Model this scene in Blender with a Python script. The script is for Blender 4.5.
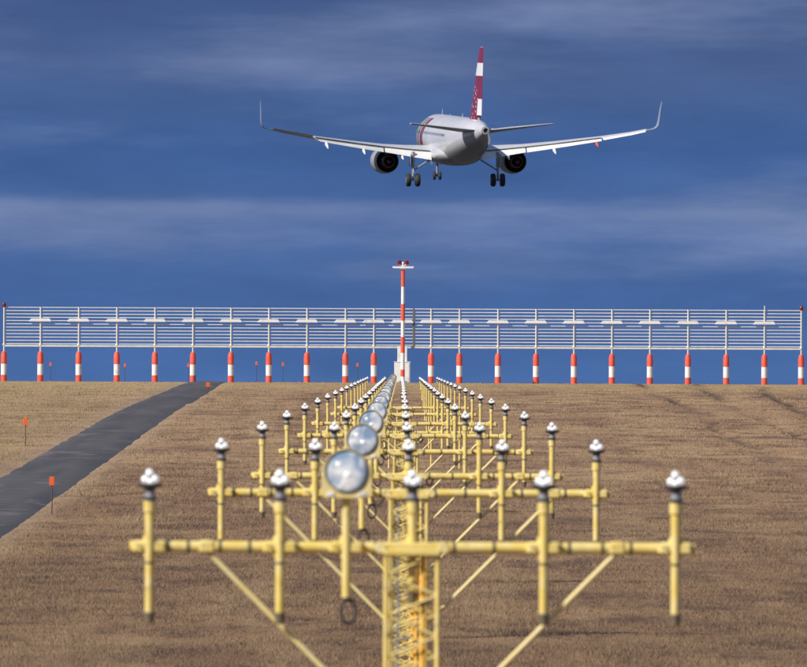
import bpy, math, random
import numpy as np
from mathutils import Vector, Matrix, Euler

# ------------------------------------------------------------------ scene, camera, sky, sun
scene = bpy.context.scene
for o in list(bpy.data.objects):
    bpy.data.objects.remove(o, do_unlink=True)
COL = scene.collection
rnd = random.Random(7)

F = 9700.0            # focal length in pixels of an 807 px wide frame
CAM_Z = 8.0           # eye height above the zero level
HOR = 430.0           # picture row of the true horizon (hidden behind the rise)

cam_data = bpy.data.cameras.new('camera')
cam_data.sensor_fit = 'HORIZONTAL'
cam_data.sensor_width = 36.0
cam_data.lens = F / 807.0 * 36.0
cam_data.clip_start = 1.0
cam_data.clip_end = 60000.0
cam_data.dof.use_dof = True
cam_data.dof.focus_distance = 430.0
cam_data.dof.aperture_fstop = 9.0
cam = bpy.data.objects.new('camera', cam_data)
COL.objects.link(cam)
cam.location = (0, 0, CAM_Z)
pitch = math.atan((HOR - 333.5) / F)
cam.rotation_euler = (Euler((math.pi / 2 + pitch, 0, 0)).to_matrix() @ Matrix.Rotation(0.0043, 3, 'Z')).to_euler()
scene.camera = cam

EXPO = 0.22
SKY_OFF = (5.45, 0.0, 1.3)
SUN_AZ = math.radians(54)     # sun stands behind the camera, this far round to the left
SUN_EL = math.radians(37)
to_sun = Vector((-math.sin(SUN_AZ) * math.cos(SUN_EL), -math.cos(SUN_AZ) * math.cos(SUN_EL), math.sin(SUN_EL)))

world = bpy.data.worlds.new('World')
scene.world = world
world.use_nodes = True
wn, wl = world.node_tree.nodes, world.node_tree.links
wn.clear()
w_out = wn.new('ShaderNodeOutputWorld')
w_bg = wn.new('ShaderNodeBackground')
w_bg.inputs['Strength'].default_value = 0.1
wl.new(w_bg.outputs[0], w_out.inputs[0])
sky = wn.new('ShaderNodeTexSky')
sky.sky_type = 'NISHITA'
sky.sun_disc = False
sky.sun_elevation = SUN_EL
sky.sun_rotation = math.atan2(to_sun.x, to_sun.y)
sky.air_density = 1.0
sky.dust_density = 0.6


def wmath(op, a, b=None, c=None):
    n = wn.new('ShaderNodeMath'); n.operation = op
    for i, v in enumerate((a, b, c)):
        if v is None: continue
        if isinstance(v, (int, float)): n.inputs[i].default_value = v
        else: wl.new(v, n.inputs[i])
    return n.outputs[0]


def lin(r, g, b):
    def f(c):
        c /= 255.0
        return c / 12.92 if c <= 0.04045 else ((c + 0.055) / 1.055) ** 2.4
    return (f(r), f(g), f(b), 1.0)


tc = wn.new('ShaderNodeTexCoord')
sep = wn.new('ShaderNodeSeparateXYZ')
wl.new(tc.outputs['Generated'], sep.inputs[0])
den = wmath('ADD', wmath('ABSOLUTE', sep.outputs[2]), 0.10)
comb = wn.new('ShaderNodeCombineXYZ')       # the point of a flat cloud layer seen in this direction
wl.new(wmath('DIVIDE', sep.outputs[0], den), comb.inputs[0])
wl.new(wmath('DIVIDE', sep.outputs[1], den), comb.inputs[1])


def wnoise(scale, detail, rough, off):
    mp = wn.new('ShaderNodeMapping')
    mp.inputs['Location'].default_value = off
    wl.new(comb.outputs[0], mp.inputs['Vector'])
    n = wn.new('ShaderNodeTexNoise')
    n.inputs['Scale'].default_value = scale
    n.inputs['Detail'].default_value = detail
    n.inputs['Roughness'].default_value = rough
    n.inputs['Distortion'].default_value = 0.3
    wl.new(mp.outputs[0], n.inputs['Vector'])
    return n.outputs['Fac']


nA = wnoise(1.6, 5, 0.55, (3.1, 0.4, 0))
# cloud bank by height above the horizon (the same all the way round), with paler cloud drifting through it
elev = wmath('ADD', sep.outputs[2], wmath('MULTIPLY', wmath('SUBTRACT', nA, 0.5), 0.005))
mr = wmath('MULTIPLY', elev, 10.0)        # 0 .. 0.1 rad -> 0 .. 1


def wramp(stops, grey=False):
    r = wn.new('ShaderNodeValToRGB'); r.color_ramp.interpolation = 'B_SPLINE' if grey else 'LINEAR'
    wl.new(mr, r.inputs[0]); e = r.color_ramp.elements
    col = (lambda c: (c, c, c, 1)) if grey else (lambda c: lin(*c))
    e[0].position, e[0].color = stops[0][0], col(stops[0][1])
    e[1].position, e[1].color = stops[-1][0], col(stops[-1][1])
    for p, c in stops[1:-1]:
        q = e.new(p); q.color = col(c)
    return r.outputs[0]


deep = wramp([(0.0, (77, 112, 170)), (0.062, (75, 110, 168)), (0.113, (71, 105, 163)), (0.162, (72, 105, 161)), (0.21, (79, 109, 164)), (0.262, (68, 101, 157)),
              (0.2866, (65, 98, 154)), (0.335, (72, 101, 154)), (0.375, (78, 102, 150)), (0.41, (70, 95, 144)), (0.45, (66, 89, 137)), (0.6, (74, 94, 136)), (1.0, (88, 104, 140))])
bias = wramp([(0.0, 0.16), (0.10, 0.12), (0.16, 0.18), (0.195, 0.40), (0.214, 0.62), (0.226, 0.80), (0.236, 0.34), (0.262, 0.10), (0.30, 0.08), (0.345, 0.26), (0.376, 0.46), (0.395, 0.26), (0.42, 0.52), (0.44, 0.36), (0.6, 0.45), (1.0, 0.5)], True)
mpc = wn.new('ShaderNodeMapping'); mpc.inputs['Scale'].default_value = (19, 19, 118); mpc.inputs['Location'].default_value = SKY_OFF
wl.new(tc.outputs['Generated'], mpc.inputs['Vector'])
nC = wn.new('ShaderNodeTexNoise'); nC.inputs['Scale'].default_value = 1.0; nC.inputs['Detail'].default_value = 7; nC.inputs['Roughness'].default_value = 0.58; nC.inputs['Distortion'].default_value = 0.0
wl.new(mpc.outputs[0], nC.inputs['Vector'])
cf = wn.new('ShaderNodeMapRange'); cf.interpolation_type = 'SMOOTHSTEP'
wl.new(wmath('ADD', nC.outputs['Fac'], wmath('MULTIPLY', bias, 0.50)), cf.inputs[0])
cf.inputs[1].default_value = 0.58; cf.inputs[2].default_value = 1.02; cf.inputs[3].default_value = 0.0; cf.inputs[4].default_value = 0.74
mixc = wn.new('ShaderNodeMix'); mixc.data_type = 'RGBA'
wl.new(cf.outputs[0], mixc.inputs['Factor']); wl.new(deep, mixc.inputs[6]); mixc.inputs[7].default_value = lin(134, 150, 188)
cl = wn.new('ShaderNodeVectorMath'); cl.operation = 'SCALE'
mpd = wn.new('ShaderNodeMapping'); mpd.inputs['Scale'].default_value = (44, 44, 190); mpd.inputs['Location'].default_value = (2.7, 1.1, 0.4)
wl.new(tc.outputs['Generated'], mpd.inputs['Vector'])
nD = wn.new('ShaderNodeTexNoise'); nD.inputs['Scale'].default_value = 1.0; nD.inputs['Detail'].default_value = 6; nD.inputs['Roughness'].default_value = 0.6
wl.new(mpd.outputs[0], nD.inputs['Vector'])
mot = wn.new('ShaderNodeMapRange'); wl.new(nD.outputs['Fac'], mot.inputs[0])
mot.inputs[1].default_value = 0.3; mot.inputs[2].default_value = 0.7; mot.inputs[3].default_value = 8.4 / 2 ** EXPO; mot.inputs[4].default_value = 10.5 / 2 ** EXPO
wl.new(mixc.outputs[2], cl.inputs[0]); wl.new(mot.outputs[0], cl.inputs['Scale'])
cover = wn.new('ShaderNodeMapRange'); cover.interpolation_type = 'SMOOTHSTEP'   # cloud bank low down, broken cloud higher up
wl.new(wmath('ADD', sep.outputs[2], wmath('MULTIPLY', wmath('SUBTRACT', nA, 0.5), 0.5)), cover.inputs[0])
cover.inputs[1].default_value = 0.20; cover.inputs[2].default_value = 0.60
cover.inputs[3].default_value = 1.0; cover.inputs[4].default_value = 0.35
mixw = wn.new('ShaderNodeMix'); mixw.data_type = 'RGBA'
wl.new(cover.outputs[0], mixw.inputs['Factor'])
wl.new(sky.outputs[0], mixw.inputs[6])
wl.new(cl.outputs[0], mixw.inputs[7])
wl.new(mixw.outputs[2], w_bg.inputs['Color'])

sun_data = bpy.data.lights.new('sun', 'SUN')
sun_data.energy = 4.6
sun_data.angle = math.radians(0.53)
sun_data.color = (1.0, 0.94, 0.84)
sun = bpy.data.objects.new('sun', sun_data)
COL.objects.link(sun)
sun.rotation_euler = (-to_sun).to_track_quat('-Z', 'Y').to_euler()
sun.location = (-60, -60, 80)

vs = scene.view_settings
vs.view_transform = 'Standard'
vs.look = 'None'
vs.exposure = EXPO
vs.gamma = 1.0
vs.use_curve_mapping = False

# ------------------------------------------------------------------ helpers
def unroll(x, y):
    return x + (y - 333.5) * 0.0043, y - (x - 403.5) * 0.0043


def at(x, y, d):
    """point at distance d that the photograph shows at (x, y)"""
    x, y = unroll(x, y)
    return Vector(((x - 403.5) * d / F, d, CAM_Z + (HOR - y) * d / F))


class MB:
    def __init__(self): self.v, self.f = [], []

    def add(self, verts, faces):
        n = len(self.v)
        self.v += [tuple(p) for p in verts]
        self.f += [tuple(i + n for i in f) for f in faces]
        return self

    def loft(self, rings, caps=True):
        n = len(rings[0]); vs_, fs = [], []
        for r in rings: vs_ += list(r)
        for k in range(len(rings) - 1):
            for i in range(n):
                j = (i + 1) % n
                fs.append((k * n + i, k * n + j, (k + 1) * n + j, (k + 1) * n + i))
        if caps:
            fs.append(tuple(range(n - 1, -1, -1)))
            fs.append(tuple((len(rings) - 1) * n + i for i in range(n)))
        return self.add(vs_, fs)

    def tube(self, pts, r, n=10, caps=True):
        pts = [Vector(p) for p in pts]
        rs = r if isinstance(r, (list, tuple)) else [r] * len(pts)
        t0 = (pts[1] - pts[0]).normalized()
        up = Vector((0, 0, 1)) if abs(t0.z) < 0.9 else Vector((0, 1, 0))
        a = t0.cross(up).normalized()
        rings = []
        for i, p in enumerate(pts):
            t = ((pts[min(i + 1, len(pts) - 1)]) - pts[max(i - 1, 0)])
            if t.length < 1e-9: t = t0
            t.normalize()
            a = (a - t * a.dot(t)).normalized()
            b = t.cross(a)
            rings.append([p + (a * math.cos(q) + b * math.sin(q)) * rs[i] for q in [2 * math.pi * k / n for k in range(n)]])
        return self.loft(rings, caps)

    def lathe(self, c, prof, n=16, axis='Z'):
        """prof: list of (radius, height); closed with caps"""
        c = Vector(c); rings = []
        for r, h in prof:
            ring = []
            for k in range(n):
                q = 2 * math.pi * k / n
                if axis == 'Z': ring.append(c + Vector((r * math.cos(q), r * math.sin(q), h)))
                elif axis == 'Y': ring.append(c + Vector((r * math.cos(q), h, r * math.sin(q))))
                else: ring.append(c + Vector((h, r * math.cos(q), r * math.sin(q))))
            rings.append(ring)
        return self.loft(rings)

    def box(self, c, s, bev=0.0):
        x, y, z = c; a, b, h = s[0] / 2, s[1] / 2, s[2] / 2
        if bev <= 0:
            r = lambda zz: [(x - a, y - b, zz), (x + a, y - b, zz), (x + a, y + b, zz), (x - a, y + b, zz)]
            return self.loft([r(z - h), r(z + h)])
        def r(zz, i):
            return [(x - a + i + bev, y - b + i, zz), (x + a - i - bev, y - b + i, zz), (x + a - i, y - b + i + bev, zz), (x + a - i, y + b - i - bev, zz),
                    (x + a - i - bev, y + b - i, zz), (x - a + i + bev, y + b - i, zz), (x - a + i, y + b - i - bev, zz), (x - a + i, y - b + i + bev, zz)]
        return self.loft([r(z - h, bev), r(z - h + bev, 0), r(z + h - bev, 0), r(z + h, bev)])

    def sphere(self, c, r, n=12, m=8):
        rx = r if isinstance(r, tuple) else (r, r, r)
        c = Vector(c); rings = []
        for k in range(m + 1):
            t = math.pi * (0.02 + 0.96 * k / m)
            rings.append([c + Vector((rx[0] * math.sin(t) * math.cos(q), rx[1] * math.sin(t) * math.sin(q), -rx[2] * math.cos(t)))
                          for q in [2 * math.pi * i / n for i in range(n)]])
        return self.loft(rings)

    def mesh(self, name, smooth=40):
        me = bpy.data.meshes.new(name)
        me.from_pydata(self.v, [], self.f)
        me.update()
        import bmesh
        bm = bmesh.new(); bm.from_mesh(me)
        bmesh.ops.recalc_face_normals(bm, faces=bm.faces)
        bm.to_mesh(me); bm.free()
        if smooth:
            me.set_sharp_from_angle(angle=math.radians(smooth))
            me.polygons.foreach_set('use_smooth', [True] * len(me.polygons))
        return me


def link(name, me, mat=None, parent=None, loc=None, rot=None):
    o = bpy.data.objects.new(name, me)
    COL.objects.link(o)
    if mat is not None and len(me.materials) == 0: me.materials.append(mat)
    if parent is not None: o.parent = parent
    if loc is not None: o.location = loc
    if rot is not None: o.rotation_euler = rot
    return o


def build(name, mb, mat, parent=None, loc=None, smooth=40):
    return link(name, mb.mesh(name, smooth), mat, parent, loc)


def tag(o, label=None, cat=None, group=None, kind=None):
    if label: o['label'] = label
    if cat: o['category'] = cat
    if group: o['group'] = group
    if kind: o['kind'] = kind
    return o


def empty(name, loc, label=None, cat=None, group=None):
    o = bpy.data.objects.new(name, None)
    COL.objects.link(o)
    o.empty_display_size = 0.2
    o.location = loc
    return tag(o, label, cat, group)


# numpy value noise, used for the lie of the land
def _hash(ix, iy, seed):
    h = (ix.astype(np.int64) * 374761393 + iy.astype(np.int64) * 668265263 + seed * 144665) & 0xffffffff
    h = ((h ^ (h >> 13)) * 1274126177) & 0xffffffff
    h = h ^ (h >> 16)
    return (h & 0xffff) / 65535.0


def vnoise(x, y, seed=0):
    ix, iy = np.floor(x), np.floor(y)
    fx, fy = x - ix, y - iy
    fx, fy = fx * fx * (3 - 2 * fx), fy * fy * (3 - 2 * fy)
    a, b = _hash(ix, iy, seed), _hash(ix + 1, iy, seed)
    c, d = _hash(ix, iy + 1, seed), _hash(ix + 1, iy + 1, seed)
    return (a * (1 - fx) + b * fx) * (1 - fy) + (c * (1 - fx) + d * fx) * fy - 0.5


ROAD_L, ROAD_R = -13.65, -10.75


def road_l(d): return ROAD_L + 1.25 * np.clip((np.asarray(d, dtype=float) - 440) / 120, 0, 1) ** 1.3
def road_r(d): return ROAD_R + 0.50 * np.clip((np.asarray(d, dtype=float) - 440) / 120, 0, 1)


def plane_z(d):
    """the long rise up to the crest, then level going gently down"""
    d = np.asarray(d, dtype=float)
    s = 0.01907
    up = CAM_Z - 7.89 + s * d
    crest = 560.0; w = 10.0
    t = d - crest
    # smooth min of the rise and a gentle fall beyond
    soft = np.where(t < -w, up, np.where(t > w, CAM_Z - 7.89 + s * crest - 0.05 - 0.0015 * (t - w),
                    CAM_Z - 7.89 + s * crest - s * (t - w) ** 2 / (4 * w) - 0.0015 * 0 - 0.05 * np.clip((t + w) / (2 * w), 0, 1)))
    return soft


RUTS = [(13.9, 0.22, 0.13, 3.3), (16.5, 0.22, 0.13, 5.3), (19.6, 0.2, 0.09, 8.3)]


def rut_mask(x, d):
    m = np.zeros_like(np.asarray(x, dtype=float))
    for cx, w_, dp, sd in RUTS:
        off = x - (cx + 1.1 * vnoise(d / 42.0, d * 0 + sd, 31) + 0.5 * vnoise(d / 9.0, d * 0 + sd, 32))
        m = np.maximum(m, np.exp(-(off / (w_ * 1.15)) ** 2) * np.clip((d - 290) / 60, 0, 1) * np.clip(vnoise(d / 15.0, d * 0 + sd, 33) * 3.4 + 0.55, 0, 1))
    return m


def ground_z(x, d):
    x = np.asarray(x, dtype=float); d = np.asarray(d, dtype=float)
    z = plane_z(d)
    amp = np.clip((640 - d) / 60, 0, 1) * np.clip((d + 200) / 200, 0, 1)
    b = 0.13 * vnoise(x / 23.0, d / 31.0, 1) + 0.045 * vnoise(x / 5.5 + d * 0.03, d / 9.5, 2) + 0.022 * vnoise(x / 1.9, d / 3.1, 3) + 0.008 * vnoise(x / .8, d / 1.2, 4)
    for cx, w_, dp, sd in RUTS:
        off = x - (cx + 1.1 * vnoise(d / 42.0, d * 0 + sd, 31) + 0.5 * vnoise(d / 9.0, d * 0 + sd, 32))
        b = b - dp * np.exp(-(off / w_) ** 2) * np.clip((d - 290) / 60, 0, 1) * np.clip(vnoise(d / 15.0, d * 0 + sd, 33) * 3 + 0.9, 0.1, 1)
    near_crest = np.clip((556 - d) / 40, 0.12, 1)
    near_road = np.clip(np.maximum(road_l(d) - x, x - road_r(d)) / 1.5, 0, 1)
    on_road = (x > road_l(d) - 0.1) & (x < road_r(d) + 0.1)
    return z + b * amp * near_crest * near_road - 0.06 * on_road


def gz(x, d): return float(ground_z(np.array([x]), np.array([d]))[0])


# ------------------------------------------------------------------ materials
def mat_base(name):
    m = bpy.data.materials.new(name); m.use_nodes = True
    nt = m.node_tree
    return m, nt, nt.nodes['Principled BSDF']


def paint(name, col, col2=None, rough=0.45, metal=0.0, scale=6.0, bump=0.0, spec=0.5, emit=0.0, grime=None, gscale=18.0):
    """painted or bare surface: two tones mixed by noise, uneven gloss"""
    m, nt, b = mat_base(name)
    N, L = nt.nodes, nt.links
    t = N.new('ShaderNodeTexCoord')
    n = N.new('ShaderNodeTexNoise'); n.inputs['Scale'].default_value = scale; n.inputs['Detail'].default_value = 6; n.inputs['Roughness'].default_value = 0.65
    L.new(t.outputs['Object'], n.inputs['Vector'])
    r = N.new('ShaderNodeValToRGB')
    r.color_ramp.elements[0].position = 0.38; r.color_ramp.elements[1].position = 0.68
    c2 = col2 or tuple(c * 0.82 for c in col)
    r.color_ramp.elements[0].color = (*col, 1); r.color_ramp.elements[1].color = (*c2, 1)
    L.new(n.outputs['Fac'], r.inputs[0]); colour = r.outputs[0]
    if grime:      # chips, rust stains and dirt
        n2 = N.new('ShaderNodeTexNoise'); n2.inputs['Scale'].default_value = gscale; n2.inputs['Detail'].default_value = 8; n2.inputs['Roughness'].default_value = 0.7
        oi = N.new('ShaderNodeObjectInfo'); av = N.new('ShaderNodeVectorMath'); av.operation = 'ADD'
        mx = N.new('ShaderNodeMath'); mx.operation = 'MULTIPLY'; mx.inputs[1].default_value = 37.0; L.new(oi.outputs['Random'], mx.inputs[0])
        L.new(t.outputs['Object'], av.inputs[0]); L.new(mx.outputs[0], av.inputs[1]); L.new(av.outputs[0], n2.inputs['Vector'])
        L.new(av.outputs[0], n.inputs['Vector'])
        gr = N.new('ShaderNodeMapRange'); gr.interpolation_type = 'SMOOTHSTEP'; L.new(n2.outputs['Fac'], gr.inputs[0])
        gr.inputs[1].default_value = 0.54; gr.inputs[2].default_value = 0.74; gr.inputs[4].default_value = 0.75
        gm = N.new('ShaderNodeMix'); gm.data_type = 'RGBA'; L.new(gr.outputs[0], gm.inputs['Factor']); L.new(colour, gm.inputs[6]); gm.inputs[7].default_value = (*grime, 1)
        colour = gm.outputs[2]
    L.new(colour, b.inputs['Base Color'])
    mr_ = N.new('ShaderNodeMapRange'); mr_.inputs[3].default_value = max(0.02, rough - 0.12); mr_.inputs[4].default_value = min(1, rough + 0.12)
    L.new(n.outputs['Fac'], mr_.inputs[0]); L.new(mr_.outputs[0], b.inputs['Roughness'])
    b.inputs['Metallic'].default_value = metal
    b.inputs['Specular IOR Level'].default_value = spec
    if bump:
        bp = N.new('ShaderNodeBump'); bp.inputs['Strength'].default_value = bump; bp.inputs['Distance'].default_value = 0.01
        L.new(n.outputs['Fac'], bp.inputs['Height']); L.new(bp.outputs[0], b.inputs['Normal'])
    if emit:
        b.inputs['Emission Color'].default_value = (1, 0.97, 0.92, 1); b.inputs['Emission Strength'].default_value = emit
    return m


M_yellow = paint('faded_yellow_paint', (0.72, 0.54, 0.13), (0.76, 0.64, 0.30), 0.42, scale=9, bump=0.1, grime=(0.24, 0.16, 0.06), gscale=7)
M_pale = paint('pale_yellow_paint', (0.76, 0.61, 0.24), (0.78, 0.67, 0.36), 0.5, scale=9, grime=(0.30, 0.22, 0.10), gscale=8)
M_orange = paint('orange_conduit', (0.80, 0.40, 0.04), (0.76, 0.48, 0.12), 0.5, scale=5)
M_black = paint('dark_lamp_housing', (0.03, 0.03, 0.038), (0.07, 0.07, 0.085), 0.35, scale=14)
M_neck = paint('grey_lamp_neck', (0.42, 0.42, 0.44), (0.24, 0.24, 0.26), 0.3, 0.2, scale=16)
M_rubber = paint('black_cable', (0.02, 0.02, 0.022), (0.035, 0.035, 0.04), 0.6)
M_joint = paint('weathered_steel_joint', (0.14, 0.12, 0.09), (0.28, 0.22, 0.12), 0.5, 0.4, scale=30)
M_lampglass = paint('bright_lamp_glass', (0.92, 0.93, 0.94), (0.72, 0.75, 0.80), 0.14, 0.30, scale=28, emit=0.35)
M_galv = paint('galvanised_steel', (0.42, 0.43, 0.44), (0.56, 0.56, 0.55), 0.4, 0.6, scale=12)
M_white = paint('white_gloss_paint', (0.80, 0.80, 0.79), (0.72, 0.72, 0.70), 0.4, scale=3, grime=(0.42, 0.38, 0.32), gscale=2.5)
M_cream = paint('weathered_white_post', (0.72, 0.70, 0.64), (0.6, 0.56, 0.48), 0.5, scale=3)
M_red = paint('signal_red_paint', (0.76, 0.085, 0.05), (0.72, 0.14, 0.09), 0.45, scale=4, grime=(0.40, 0.14, 0.10), gscale=3)
M_orangeplate = paint('orange_marker_plate', (0.80, 0.11, 0.015), (0.7, 0.14, 0.04), 0.5, scale=8)
M_wire = paint('reflector_wire', (0.66, 0.65, 0.62), (0.74, 0.72, 0.67), 0.45, 0.1, scale=2)
M_stake = paint('dark_stake', (0.05, 0.04, 0.035), (0.1, 0.08, 0.06), 0.8)
M_redlamp = paint('red_obstruction_glass', (0.16, 0.012, 0.015), (0.25, 0.02, 0.02), 0.15)
M_box = paint('cabinet_white', (0.74, 0.74, 0.72), (0.6, 0.6, 0.58), 0.5, scale=2)


def bowl_mat():
    m, nt, b = mat_base('strobe_lens_glass'); N, L = nt.nodes, nt.links
    t = N.new('ShaderNodeTexCoord'); n = N.new('ShaderNodeTexNoise'); n.inputs['Scale'].default_value = 6.5; n.inputs['Detail'].default_value = 1; n.inputs['Distortion'].default_value = 0.6
    oi = N.new('ShaderNodeObjectInfo'); av = N.new('ShaderNodeVectorMath'); av.operation = 'ADD'
    mx = N.new('ShaderNodeMath'); mx.operation = 'MULTIPLY'; mx.inputs[1].default_value = 50.0; L.new(oi.outputs['Random'], mx.inputs[0])
    L.new(t.outputs['Object'], av.inputs[0]); L.new(mx.outputs[0], av.inputs[1]); L.new(av.outputs[0], n.inputs['Vector'])
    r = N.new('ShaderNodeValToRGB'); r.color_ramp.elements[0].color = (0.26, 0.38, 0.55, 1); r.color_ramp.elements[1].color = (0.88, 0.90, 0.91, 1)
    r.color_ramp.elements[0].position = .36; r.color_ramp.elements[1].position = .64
    L.new(n.outputs['Fac'], r.inputs[0]); L.new(r.outputs[0], b.inputs['Base Color'])
    b.inputs['Metallic'].default_value = 0.05; b.inputs['Roughness'].default_value = 0.2
    b.inputs['Coat Weight'].default_value = 0.8; b.inputs['Coat Roughness'].default_value = 0.05
    bp = N.new('ShaderNodeBump'); bp.inputs['Strength'].default_value = 0.5; bp.inputs['Distance'].default_value = 0.03
    L.new(n.outputs['Fac'], bp.inputs['Height']); L.new(bp.outputs[0], b.inputs['Normal'])
    return m


M_lens = bowl_mat()


def grass_colour(nt, tint=None):
    """dry mown grass: straw, brown and purplish brown in drifts; greener beyond the road"""
    N, L = nt.nodes, nt.links
    g = N.new('ShaderNodeNewGeometry')

    def noise(scale, stretch, detail=5, rough=0.6):
        mp = N.new('ShaderNodeMapping'); mp.inputs['Scale'].default_value = stretch
        L.new(g.outputs['Position'], mp.inputs['Vector'])
        n = N.new('ShaderNodeTexNoise'); n.inputs['Scale'].default_value = scale; n.inputs['Detail'].default_value = detail; n.inputs['Roughness'].default_value = rough
        L.new(mp.outputs[0], n.inputs['Vector']); return n.outputs['Fac']

    def mix(fac, a, b):
        x = N.new('ShaderNodeMix'); x.data_type = 'RGBA'
        if isinstance(fac, float): x.inputs['Factor'].default_value = fac
        else: L.new(fac, x.inputs['Factor'])
        for i, c in ((6, a), (7, b)):
            if isinstance(c, tuple): x.inputs[i].default_value = (*c, 1)
            else: L.new(c, x.inputs[i])
        return x.outputs[2]

    def rng(v, a, b, lo=0.0, hi=1.0):
        m = N.new('ShaderNodeMapRange'); m.interpolation_type = 'SMOOTHSTEP'
        L.new(v, m.inputs[0])
        for i, q in zip((1, 2, 3, 4), (a, b, lo, hi)): m.inputs[i].default_value = q
        return m.outputs[0]
    nl = noise(0.11, (1, 0.45, 1)); nm = noise(0.50, (1, 0.42, 1), 6, .68); nf = noise(2.2, (1, 0.6, 1), 3); ns = noise(0.23, (1, 0.6, 1), 6, .7); nw = noise(0.55, (1, 0.035, 1), 4, .6)
    sx = N.new('ShaderNodeSeparateXYZ'); L.new(g.outputs['Position'], sx.inputs[0])
    c = mix(rng(nl, .38, .62), (0.162, 0.096, 0.060), (0.222, 0.138, 0.080))
    c = mix(rng(nm, .43, .64, 0, .95), c, (0.088, 0.051, 0.040))
    c = mix(rng(ns, .50, .66, 0, .75), c, (0.255, 0.166, 0.092))
    c = mix(rng(nf, .50, .78, 0, .5), c, (0.20, 0.132, 0.080))
    # higher up the slope the grass colour grades to paler tones
    dry = mix(rng(nl, .38, .62), (0.290, 0.180, 0.112), (0.375, 0.248, 0.142))
    dry = mix(rng(nm, .43, .66, 0, .95), dry, (0.135, 0.080, 0.058))
    dry = mix(rng(ns, .52, .68, 0, .8), dry, (0.37, 0.26, 0.142))
    c = mix(rng(sx.outputs[1], 190, 400), c, dry)
    c = mix(rng(nw, .50, .68, 0, .25), c, (0.40, 0.285, 0.165))      # mowing swaths running up the slope
    c = mix(rng(nw, .36, .50, .25, 0), c, (0.120, 0.074, 0.052))
    west = rng(sx.outputs[0], -15.5, -13.0, 0.55, 0.0)
    c = mix(west, c, mix(rng(nm, .42, .66), (0.37, 0.265, 0.155), (0.28, 0.215, 0.10)))
    # fresher golden growth along the crest
    c = mix(rng(sx.outputs[1], 500, 556, 0, .55), c, (0.41, 0.295, 0.15))
    # worn pale verge along both edges of the road
    dist = N.new('ShaderNodeMath'); dist.operation = 'ABSOLUTE'
    ad = N.new('ShaderNodeMath'); ad.operation = 'ADD'; ad.inputs[1].default_value = 12.2
    L.new(sx.outputs[0], ad.inputs[0]); L.new(ad.outputs[0], dist.inputs[0])
    c = mix(rng(dist.outputs[0], 1.5, 2.6, 0.4, 0.0), c, (0.38, 0.28, 0.185))
    # beyond the crest: unseen turf, darkened to cut bounce light on the airliner
    c = mix(rng(sx.outputs[1], 590, 640), c, (0.045, 0.042, 0.028))
    if tint is not None:
        c = mix(rng(tint, 0.0, 1.0), mix(0.36, c, (0.085, 0.052, 0.038)), mix(0.32, c, (0.52, 0.38, 0.23)))
    return c


def ground_mat():
    m, nt, b = mat_base('dry_turf')
    ra = nt.nodes.new('ShaderNodeAttribute'); ra.attribute_name = 'rut'
    mxr = nt.nodes.new('ShaderNodeMix'); mxr.data_type = 'RGBA'; mxr.inputs[7].default_value = (0.062, 0.042, 0.034, 1)   # ground coloured darker along the ruts
    nt.links.new(ra.outputs['Fac'], mxr.inputs['Factor']); nt.links.new(grass_colour(nt), mxr.inputs[6]); nt.links.new(mxr.outputs[2], b.inputs['Base Color'])
    b.inputs['Roughness'].default_value = 0.95; b.inputs['Specular IOR Level'].default_value = 0.1
    return m


def blade_mat():
    m, nt, b = mat_base('dry_grass_blades')
    a = nt.nodes.new('ShaderNodeAttribute'); a.attribute_name = 'tint'
    nt.links.new(grass_colour(nt, a.outputs['Fac']), b.inputs['Base Color'])
    b.inputs['Roughness'].default_value = 0.8; b.inputs['Specular IOR Level'].default_value = 0.15
    N, L = nt.nodes, nt.links          # thin blades: soften each facet's shading towards that of the turf
    g = N.new('ShaderNodeNewGeometry'); sc = N.new('ShaderNodeVectorMath'); sc.operation = 'SCALE'; sc.inputs['Scale'].default_value = 0.42
    L.new(g.outputs['Normal'], sc.inputs[0])
    ad = N.new('ShaderNodeVectorMath'); ad.operation = 'ADD'; ad.inputs[1].default_value = (-0.1, -0.25, 0.8); L.new(sc.outputs[0], ad.inputs[0])
    nm = N.new('ShaderNodeVectorMath'); nm.operation = 'NORMALIZE'; L.new(ad.outputs[0], nm.inputs[0]); L.new(nm.outputs[0], b.inputs['Normal'])
    return m


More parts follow.
